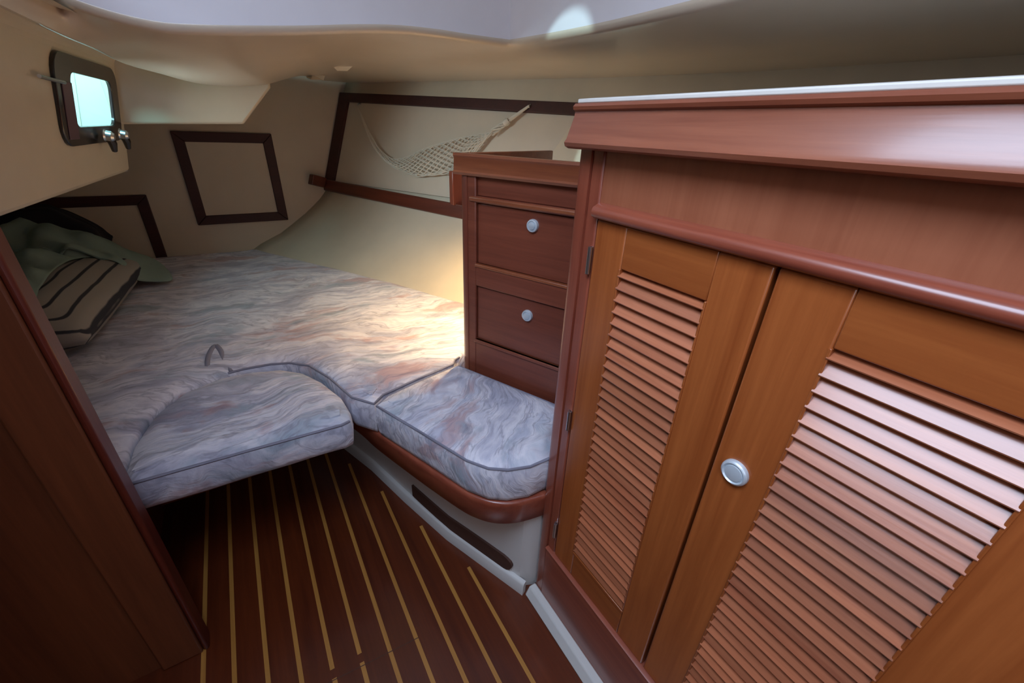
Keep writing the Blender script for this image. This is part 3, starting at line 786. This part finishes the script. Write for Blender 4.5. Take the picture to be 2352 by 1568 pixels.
bm = bmesh.new(); box(bm, .03, .40, -.38, -.02, 1.005, 1.010, AF)
fin('counter', bm, M['unit_z'], d_, smooth=0)

# reading lamp on the aft side of the drawer unit, shining over the mattress
lp = thing('reading_lamp', 'warm reading lamp on the aft side of the drawer unit', 'lamp', AF(.27, 0.0, .86))
bm = bmesh.new(); lathe(bm, AF(.27, .0, .86), AF.y, [(0, 0), (.03, 0), (.03, .006), (.012, .012), (.006, .03), (0, .03)], 20)
fin('base', bm, M['chrome'], lp)
bm = bmesh.new(); sd = Vector((-.06, .26, -.96)).normalized(); lc = AF(.27, .045, .86)
lathe(bm, lc, sd, [(.010, -.03), (.016, -.028), (.03, .02), (.028, .02), (.014, -.024), (0, -.025)], 20)
fin('lamp_shade', bm, M['shade'], lp)
bm = bmesh.new(); lathe(bm, lc, sd, [(0, -.012), (.007, -.008), (.009, 0), (.006, .008), (0, .01)], 14)
fin('bulb', bm, M['bulb'], lp)

# ------------------------------------------------------------------ hanging locker
lk = thing('hanging_locker', 'tall mahogany hanging locker with two louvred teak doors', 'locker', (XL, 0, .02))
def lbox(name, boxes, mat, par=None, bevel=.002, label=None):
    b_ = bmesh.new()
    for q in boxes: box(b_, *q)
    return fin(name, b_, mat, par or lk, bevel=bevel, label=label)
YF = -1.05
DT, DB = .985, .208     # door top and bottom
lbox('carcass', [(XL + .025, .98, YC - .03, YC, .02, 1.08), (XL + .03, .98, YF, YC - .03, 1.06, 1.08), (.96, .98, YF, YC - .03, .4, 1.06), (XL + .04, XL + .05, YF, YC - .03, .02, 1.06)], M['red_z'])
bm = bmesh.new()        # rounded corner post
pp = [(XL + .03, YC)] + [(XL + .016 - .016 * math.sin(a_ * PI / 12), YC - .016 + .016 * math.cos(a_ * PI / 12)) for a_ in range(7)] + [(XL, YC - .034), (XL + .03, YC - .034)]
prism(bm, [(x, y, 0) for x, y in pp], (0, 0, .02), (0, 0, 1.084))
fin('corner_post', bm, M['red_z'], lk, smooth=50)
lbox('stile', [(XL + .003, XL + .03, .478, YC - .034, .02, 1.084)], M['red_z'], bevel=.003)
lbox('stile', [(XL + .003, XL + .03, -.60, -.095, .02, 1.084)], M['red_z'], bevel=.003)
lbox('upper_panel', [(XL + .006, XL + .03, YF, .478, .995, 1.084)], M['panel'], bevel=0)
bm = bmesh.new(); sweep(bm, [Vector((XL, .478, .987)), Vector((XL, YF, .987))], [(-.03, .0), (.004, .0), (.010, .004), (.011, .010), (.008, .016), (.0, .020), (-.006, .022), (-.03, .022)])
fin('drip_bead', bm, M['red_y'], lk, smooth=50)
bm = bmesh.new(); sweep(bm, [Vector((XL, .50, .02)), Vector((XL, YF, .02))], [(-.03, 0), (.002, 0), (.002, .176), (.006, .180), (.006, .184), (.001, .186), (-.03, .186)])
fin('plinth', bm, M['red_y'], lk, smooth=40)
bm = bmesh.new()        # flared fiddle rail with overhanging lower edge
sweep(bm, [Vector((XL, .534, 0)), Vector((XL, YF, 0))], [(-.03, 1.082), (.020, 1.080), (.027, 1.083), (.029, 1.088), (.025, 1.093), (.014, 1.122), (.013, 1.1285), (.017, 1.131), (.018, 1.135), (.014, 1.139), (-.008, 1.139), (-.008, 1.12), (-.03, 1.12)])
fin('fiddle_rail', bm, M['fiddle'], lk, smooth=40)
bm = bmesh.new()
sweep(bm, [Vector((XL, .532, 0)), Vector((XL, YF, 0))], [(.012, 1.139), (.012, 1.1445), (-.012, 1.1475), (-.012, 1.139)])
fin('highlight_strip', bm, M['strip'], lk, bevel=.0015, label='thin off white strip painting the highlight along the fiddle top')  # highlight on the rounded fiddle edge, modelled as a pale strip
lbox('counter', [(XL - .0 + .03, .96, YF, YC - .01, 1.08, 1.095)], M['gel'], bevel=0)

def locker_door(y_hinge, y_free, l0, l1, knob, hinge_side):
    ya, yb = min(y_hinge, y_free), max(y_hinge, y_free)
    x0, x1 = XL + .002, XL + .022
    zt, zb_ = .923, .282      # louvre opening
    dr = bpy.data.objects.new('door', None); COL.objects.link(dr); dr.parent = lk; dr.location = Vector((XL, y_hinge, DB)) - world(lk)
    for (s0, s1) in ((ya, l0), (l1, yb)):
        b_ = bmesh.new(); box(b_, x0, x1, s0, s1, DB, DT); fin('stile', b_, M['door_z'], dr, bevel=.0025)
    for (c0, c1) in ((zt, DT), (DB, zb_)):
        b_ = bmesh.new(); box(b_, x0 + .0004, x1, l0, l1, c0, c1); fin('rail', b_, M['door_y'], dr, bevel=.0015)
    b_ = bmesh.new(); n = 33; pitch = (zt - zb_) / n
    for k in range(n + 1):
        zc = zt - .006 - k * pitch
        if zc < zb_ + .004: continue
        # tilted slat: upper edge inside, rounded lower lip outside
        up_ = (x0 + .0165, zc + .019); lo = (x0 - .0016, zc - .005)
        dx, dz = lo[0] - up_[0], lo[1] - up_[1]; L = math.hypot(dx, dz); nx, nz = -dz / L, dx / L
        if nz < 0: nx, nz = -nx, -nz
        t = .0022
        prof = [(up_[0] + nx * t, min(up_[1] + nz * t, zt)), (lo[0] + nx * t * .9, lo[1] + nz * t * .9), (lo[0] - .001, lo[1] - .0002), (lo[0] - nx * t, lo[1] - nz * t), (up_[0] - nx * t, min(up_[1] - nz * t, zt - .001))]
        prism(b_, [(x, l0 - .001, z) for x, z in prof], (0, 0, 0), (0, l1 - l0 + .002, 0))
    fin('louvre', b_, M['slat'], dr, smooth=40)
    b_ = bmesh.new(); box(b_, x0 - .003, x0 + .01, l0 - .002, l1 + .002, zb_ - .004, zb_ + .003)
    box(b_, x0 - .002, x0 + .01, l0 - .002, l0 + .001, zb_, zt); box(b_, x0 - .002, x0 + .01, l1 - .001, l1 + .002, zb_, zt)
    fin('bead', b_, M['door_y'], dr, bevel=.001)
    if knob:
        b_ = bmesh.new()
        lathe(b_, (x0, .171, .727), (-1, 0, 0), [(.0172, 0), (.0172, .003), (.0164, .0055), (.0140, .0068), (.0128, .0056), (.0122, .0044), (.0114, .0044), (.0106, .006), (.006, .0068), (0, .007)], 36)
        fin('knob', b_, M['knob'], dr, smooth=50, label='round satin metal push button knob')
    for zc in ((.92, .60, .285) if hinge_side else ()):
        b_ = bmesh.new(); tube(b_, [(XL - .002, y_hinge + .0035, zc - .022), (XL - .002, y_hinge + .0035, zc + .022)], .0038, 10)
        box(b_, XL - .0005, XL + .003, y_hinge + .002, y_hinge + .009, zc - .022, zc + .022)
        fin('hinge', b_, M['chrome'], dr, smooth=50, label='small metal butt hinge')
    return dr
locker_door(.475, .2055, .270, .414, False, True)
locker_door(-.092, .2005, -.024, .130, True, False)

# ------------------------------------------------------------------ bedding on the port side of the mattress
def ellipsoid_pillow(name, base, rot, sx, sy, sz, mat, label, cat, bend=0.0, power=2.6, nu=40, nv=40):
    b_ = bmesh.new(); R = Matrix.Rotation(rot, 4, 'Z'); tops, bots = [], []
    for i in range(nu + 1):
        rt, rb = [], []
        for j in range(nv + 1):
            u, v = -1 + 2 * i / nu, -1 + 2 * j / nv
            ed = max(0.0, (1 - abs(u) ** power)) ** .5 * max(0.0, (1 - abs(v) ** power)) ** .5
            wr_ = noise.noise(Vector((u * 2.3, v * 2.3, sx * 5))) * .18 * ed
            pin = 1 - .05 * (1 - v * v) * abs(u) - 0
            x, y = u * sx * (1 - .06 * (1 - v * v) * u * u), v * sy * (1 - .06 * (1 - u * u) * v * v)
            rt.append(b_.verts.new(R @ Vector((x, y, sz * (.42 + .58 * ed + wr_))))); rb.append(b_.verts.new(R @ Vector((x, y, sz * (.38 - .38 * ed ** .6)))))
        tops.append(rt); bots.append(rb)
    for gset, fl in ((tops, False), (bots, True)):
        for a, c in zip(gset, gset[1:]):
            for j in range(nv):
                q = [a[j], a[j + 1], c[j + 1], c[j]]; b_.faces.new(q[::-1] if fl else q)
    for k in range(nv):
        b_.faces.new([tops[0][k], tops[0][k + 1], bots[0][k + 1], bots[0][k]]); b_.faces.new([tops[-1][k], tops[-1][k + 1], bots[-1][k + 1], bots[-1][k]])
    for k in range(nu):
        b_.faces.new([tops[k][0], tops[k + 1][0], bots[k + 1][0], bots[k][0]]); b_.faces.new([tops[k][-1], tops[k + 1][-1], bots[k + 1][-1], bots[k][-1]])
    o = fin(name, b_, mat, smooth=75); o.location = base
    return tag(o, label, cat)
ZP = ZM + .012
# striped pillow: local frame so the stripes follow its length
def stripe_pillow():
    b_ = bmesh.new(); nu, nv = 36, 44; tops, bots = [], []
    sx, sy, sz = .27, .42, .15
    for i in range(nu + 1):
        rt, rb = [], []
        for j in range(nv + 1):
            u, v = -1 + 2 * i / nu, -1 + 2 * j / nv
            ed = max(0.0, (1 - abs(u) ** 3)) ** .5 * max(0.0, (1 - abs(v) ** 3)) ** .5
            wr_ = noise.noise(Vector((u * 2, v * 2, 1.5))) * .12 * ed
            rt.append(b_.verts.new((u * sx, v * sy, sz * (.40 + .60 * ed + wr_)))); rb.append(b_.verts.new((u * sx, v * sy, sz * (.36 - .36 * ed ** .6))))
        tops.append(rt); bots.append(rb)
    for gset in (tops, bots):
        for a, c in zip(gset, gset[1:]):
            for j in range(nv): b_.faces.new([a[j], a[j + 1], c[j + 1], c[j]])
    for k in range(nv):
        for e_ in (0, -1): b_.faces.new([tops[e_][k], tops[e_][k + 1], bots[e_][k + 1], bots[e_][k]])
    for k in range(nu):
        for e_ in (0, -1): b_.faces.new([tops[k][e_], tops[k + 1][e_], bots[k + 1][e_], bots[k][e_]])
    o = fin('striped_pillow', b_, M['stripe'], smooth=75)
    o.location = (-.69, 1.97, ZP); o.rotation_euler = (0, 0, math.radians(-4))
    return tag(o, 'off white pillow with dark stripes lying on the mattress beside the post', 'pillow')
stripe_pillow()
# crumpled teal sheet heaped over the pillow
SC = Vector((-.74, 2.17, 0))
outl = smooth_line([Vector((x, y, 0)) - SC for x, y in ((-.305, 2.20), (-.385, 2.165), (-.45, 2.18), (-.50, 2.19), (-.55, 2.15), (-.575, 2.0), (-.57, 1.80), (-.58, 1.64), (-.75, 1.60), (-1.02, 1.62), (-1.04, 2.1), (-1.02, 2.46), (-.80, 2.53), (-.55, 2.53), (-.38, 2.40))], 8, closed=True)
def sheet_z(x, y, t):
    u, v = (x + .69) / .27, (y - 1.97) / .42
    pil = .15 * max(0, 1 - abs(u) ** 3) ** .4 * max(0, 1 - abs(v) ** 3) ** .4 if abs(u) < 1 and abs(v) < 1 else 0
    heap = .235 * math.exp(-((x + .70) / .29) ** 2 - ((y - 2.36) / .20) ** 2)
    fold = .07 * abs(noise.noise(Vector((x * 11 + y * 5, y * 9 - x * 4, 2.5)))) + .03 * noise.fractal(Vector((x * 6, y * 6, 7.1)), 1.0, 2.0, 3)
    return max(pil + .014, heap, .012) + max(-.005, fold) * (1 - t ** 3) + .012 * (1 - t)
b_ = bmesh.new(); g = []; nr = 34
for p in outl:
    g.append([b_.verts.new((p.x * k / nr, p.y * k / nr, sheet_z(SC.x + p.x * k / nr, SC.y + p.y * k / nr, k / nr))) for k in range(1, nr + 1)])
cv = b_.verts.new((0, 0, sheet_z(SC.x, SC.y, 0)))
for i in range(len(g)):
    a, c = g[i], g[(i + 1) % len(g)]
    b_.faces.new([cv, a[0], c[0]])
    for j in range(nr - 1): b_.faces.new([a[j], a[j + 1], c[j + 1], c[j]])
o = fin('crumpled_sheet', b_, M['sheet'], smooth=75)
o.location = (SC.x, SC.y, ZP)
md = o.modifiers.new('t', 'SOLIDIFY'); md.thickness = .004
tag(o, 'crumpled pale teal sheet heaped over the striped pillow', 'sheet')
ellipsoid_pillow('folded_blanket', (-.80, 2.60, ZP), .06, .26, .11, .27, M['navy'], 'dark navy folded blanket behind the teal sheet, against the aft bulkhead', 'blanket')

# ------------------------------------------------------------------ lights
def area_light(name, loc, rot, sx, sy, power, col, spread=180):
    l = bpy.data.lights.new(name, 'AREA'); l.shape = 'RECTANGLE'; l.size = sx; l.size_y = sy; l.energy = power; l.color = col; l.spread = math.radians(spread)
    o = bpy.data.objects.new(name, l); COL.objects.link(o); o.location = loc; o.rotation_euler = rot
    return o
area_light('hatch_daylight', ((HX0 + HX1) / 2, (HY0 + HY1) / 2, ZD + .05), (0, 0, 0), HX1 - HX0, HY1 - HY0, 20.0, (.62, .76, 1.0), spread=150)
area_light('doorway_daylight', (-.55, -1.12, 1.40), (math.radians(90), 0, 0), .7, .50, 5.5, (.86, .90, 1.0))
cl = area_light('cockpit_daylight', (0, 0, 0), (0, 0, 0), .10, .30, 4.0, (.50, .93, 1.0))
zz = (-(ud * .85) + Vector((0, 0, .5))).normalized(); yy = zz.cross(ud).normalized(); xx = yy.cross(zz)
cl.matrix_world = Matrix.Translation(WF(.46, -.20, .40)) @ Matrix((xx, yy, zz)).transposed().to_4x4()
pl_ = area_light('portlight_daylight', tuple(WF(cx + .01, -.04, cz)), (0, 0, 0), GX1 - GX0 - .06, GZ1 - GZ0 - .03, 1.3, (.96, .96, .98), spread=88)
pl_.matrix_world = Matrix.Translation(WF(cx + .01, -.04, cz)) @ Matrix((ud, up, wn)).transposed().to_4x4() @ Matrix.Rotation(PI, 4, 'Y')
sl = bpy.data.lights.new('sunbeam', 'SPOT'); sl.energy = 130; sl.color = (.62, .94, 1.0); sl.spot_size = math.radians(4.6); sl.spot_blend = .12; sl.shadow_soft_size = .01
so = bpy.data.objects.new('sunbeam', sl); COL.objects.link(so); so.location = (-.91, -.23, 2.035)
so.rotation_euler = (Vector((.72, .93, 1.256)) - so.location).to_track_quat('-Z', 'Y').to_euler()
l = bpy.data.lights.new('reading_bulb', 'SPOT'); l.energy = 19; l.color = (1, .68, .32); l.spot_size = math.radians(136); l.spot_blend = .6; l.shadow_soft_size = .012
o = bpy.data.objects.new('reading_bulb', l); COL.objects.link(o); o.location = lc + sd * .012
o.rotation_euler = sd.to_track_quat('-Z', 'Y').to_euler()

w = bpy.data.worlds.new('world'); sc.world = w; w.use_nodes = True
w.node_tree.nodes['Background'].inputs[0].default_value = (.6, .8, 1, 1); w.node_tree.nodes['Background'].inputs[1].default_value = .3

# ------------------------------------------------------------------ camera
cam = bpy.data.cameras.new('camera'); cam.sensor_width = 36; cam.sensor_fit = 'HORIZONTAL'
cam.lens = 36 * 947.169 / 2352
cam.clip_start = .01
co = bpy.data.objects.new('camera', cam); COL.objects.link(co)
Rm = Matrix(((0.845064, 0.213317, -0.490268), (-0.533252, 0.402884, -0.743859), (0.038844, 0.890045, 0.454215)))
co.matrix_world = Matrix.Translation((0, 0, 1.10)) @ Rm.to_4x4()
sc.camera = co
sc.view_settings.view_transform = 'Standard'; sc.view_settings.look = 'None'; sc.view_settings.gamma = 1.0
sc.view_settings.use_curve_mapping = False
sc.view_settings.exposure = 0.22
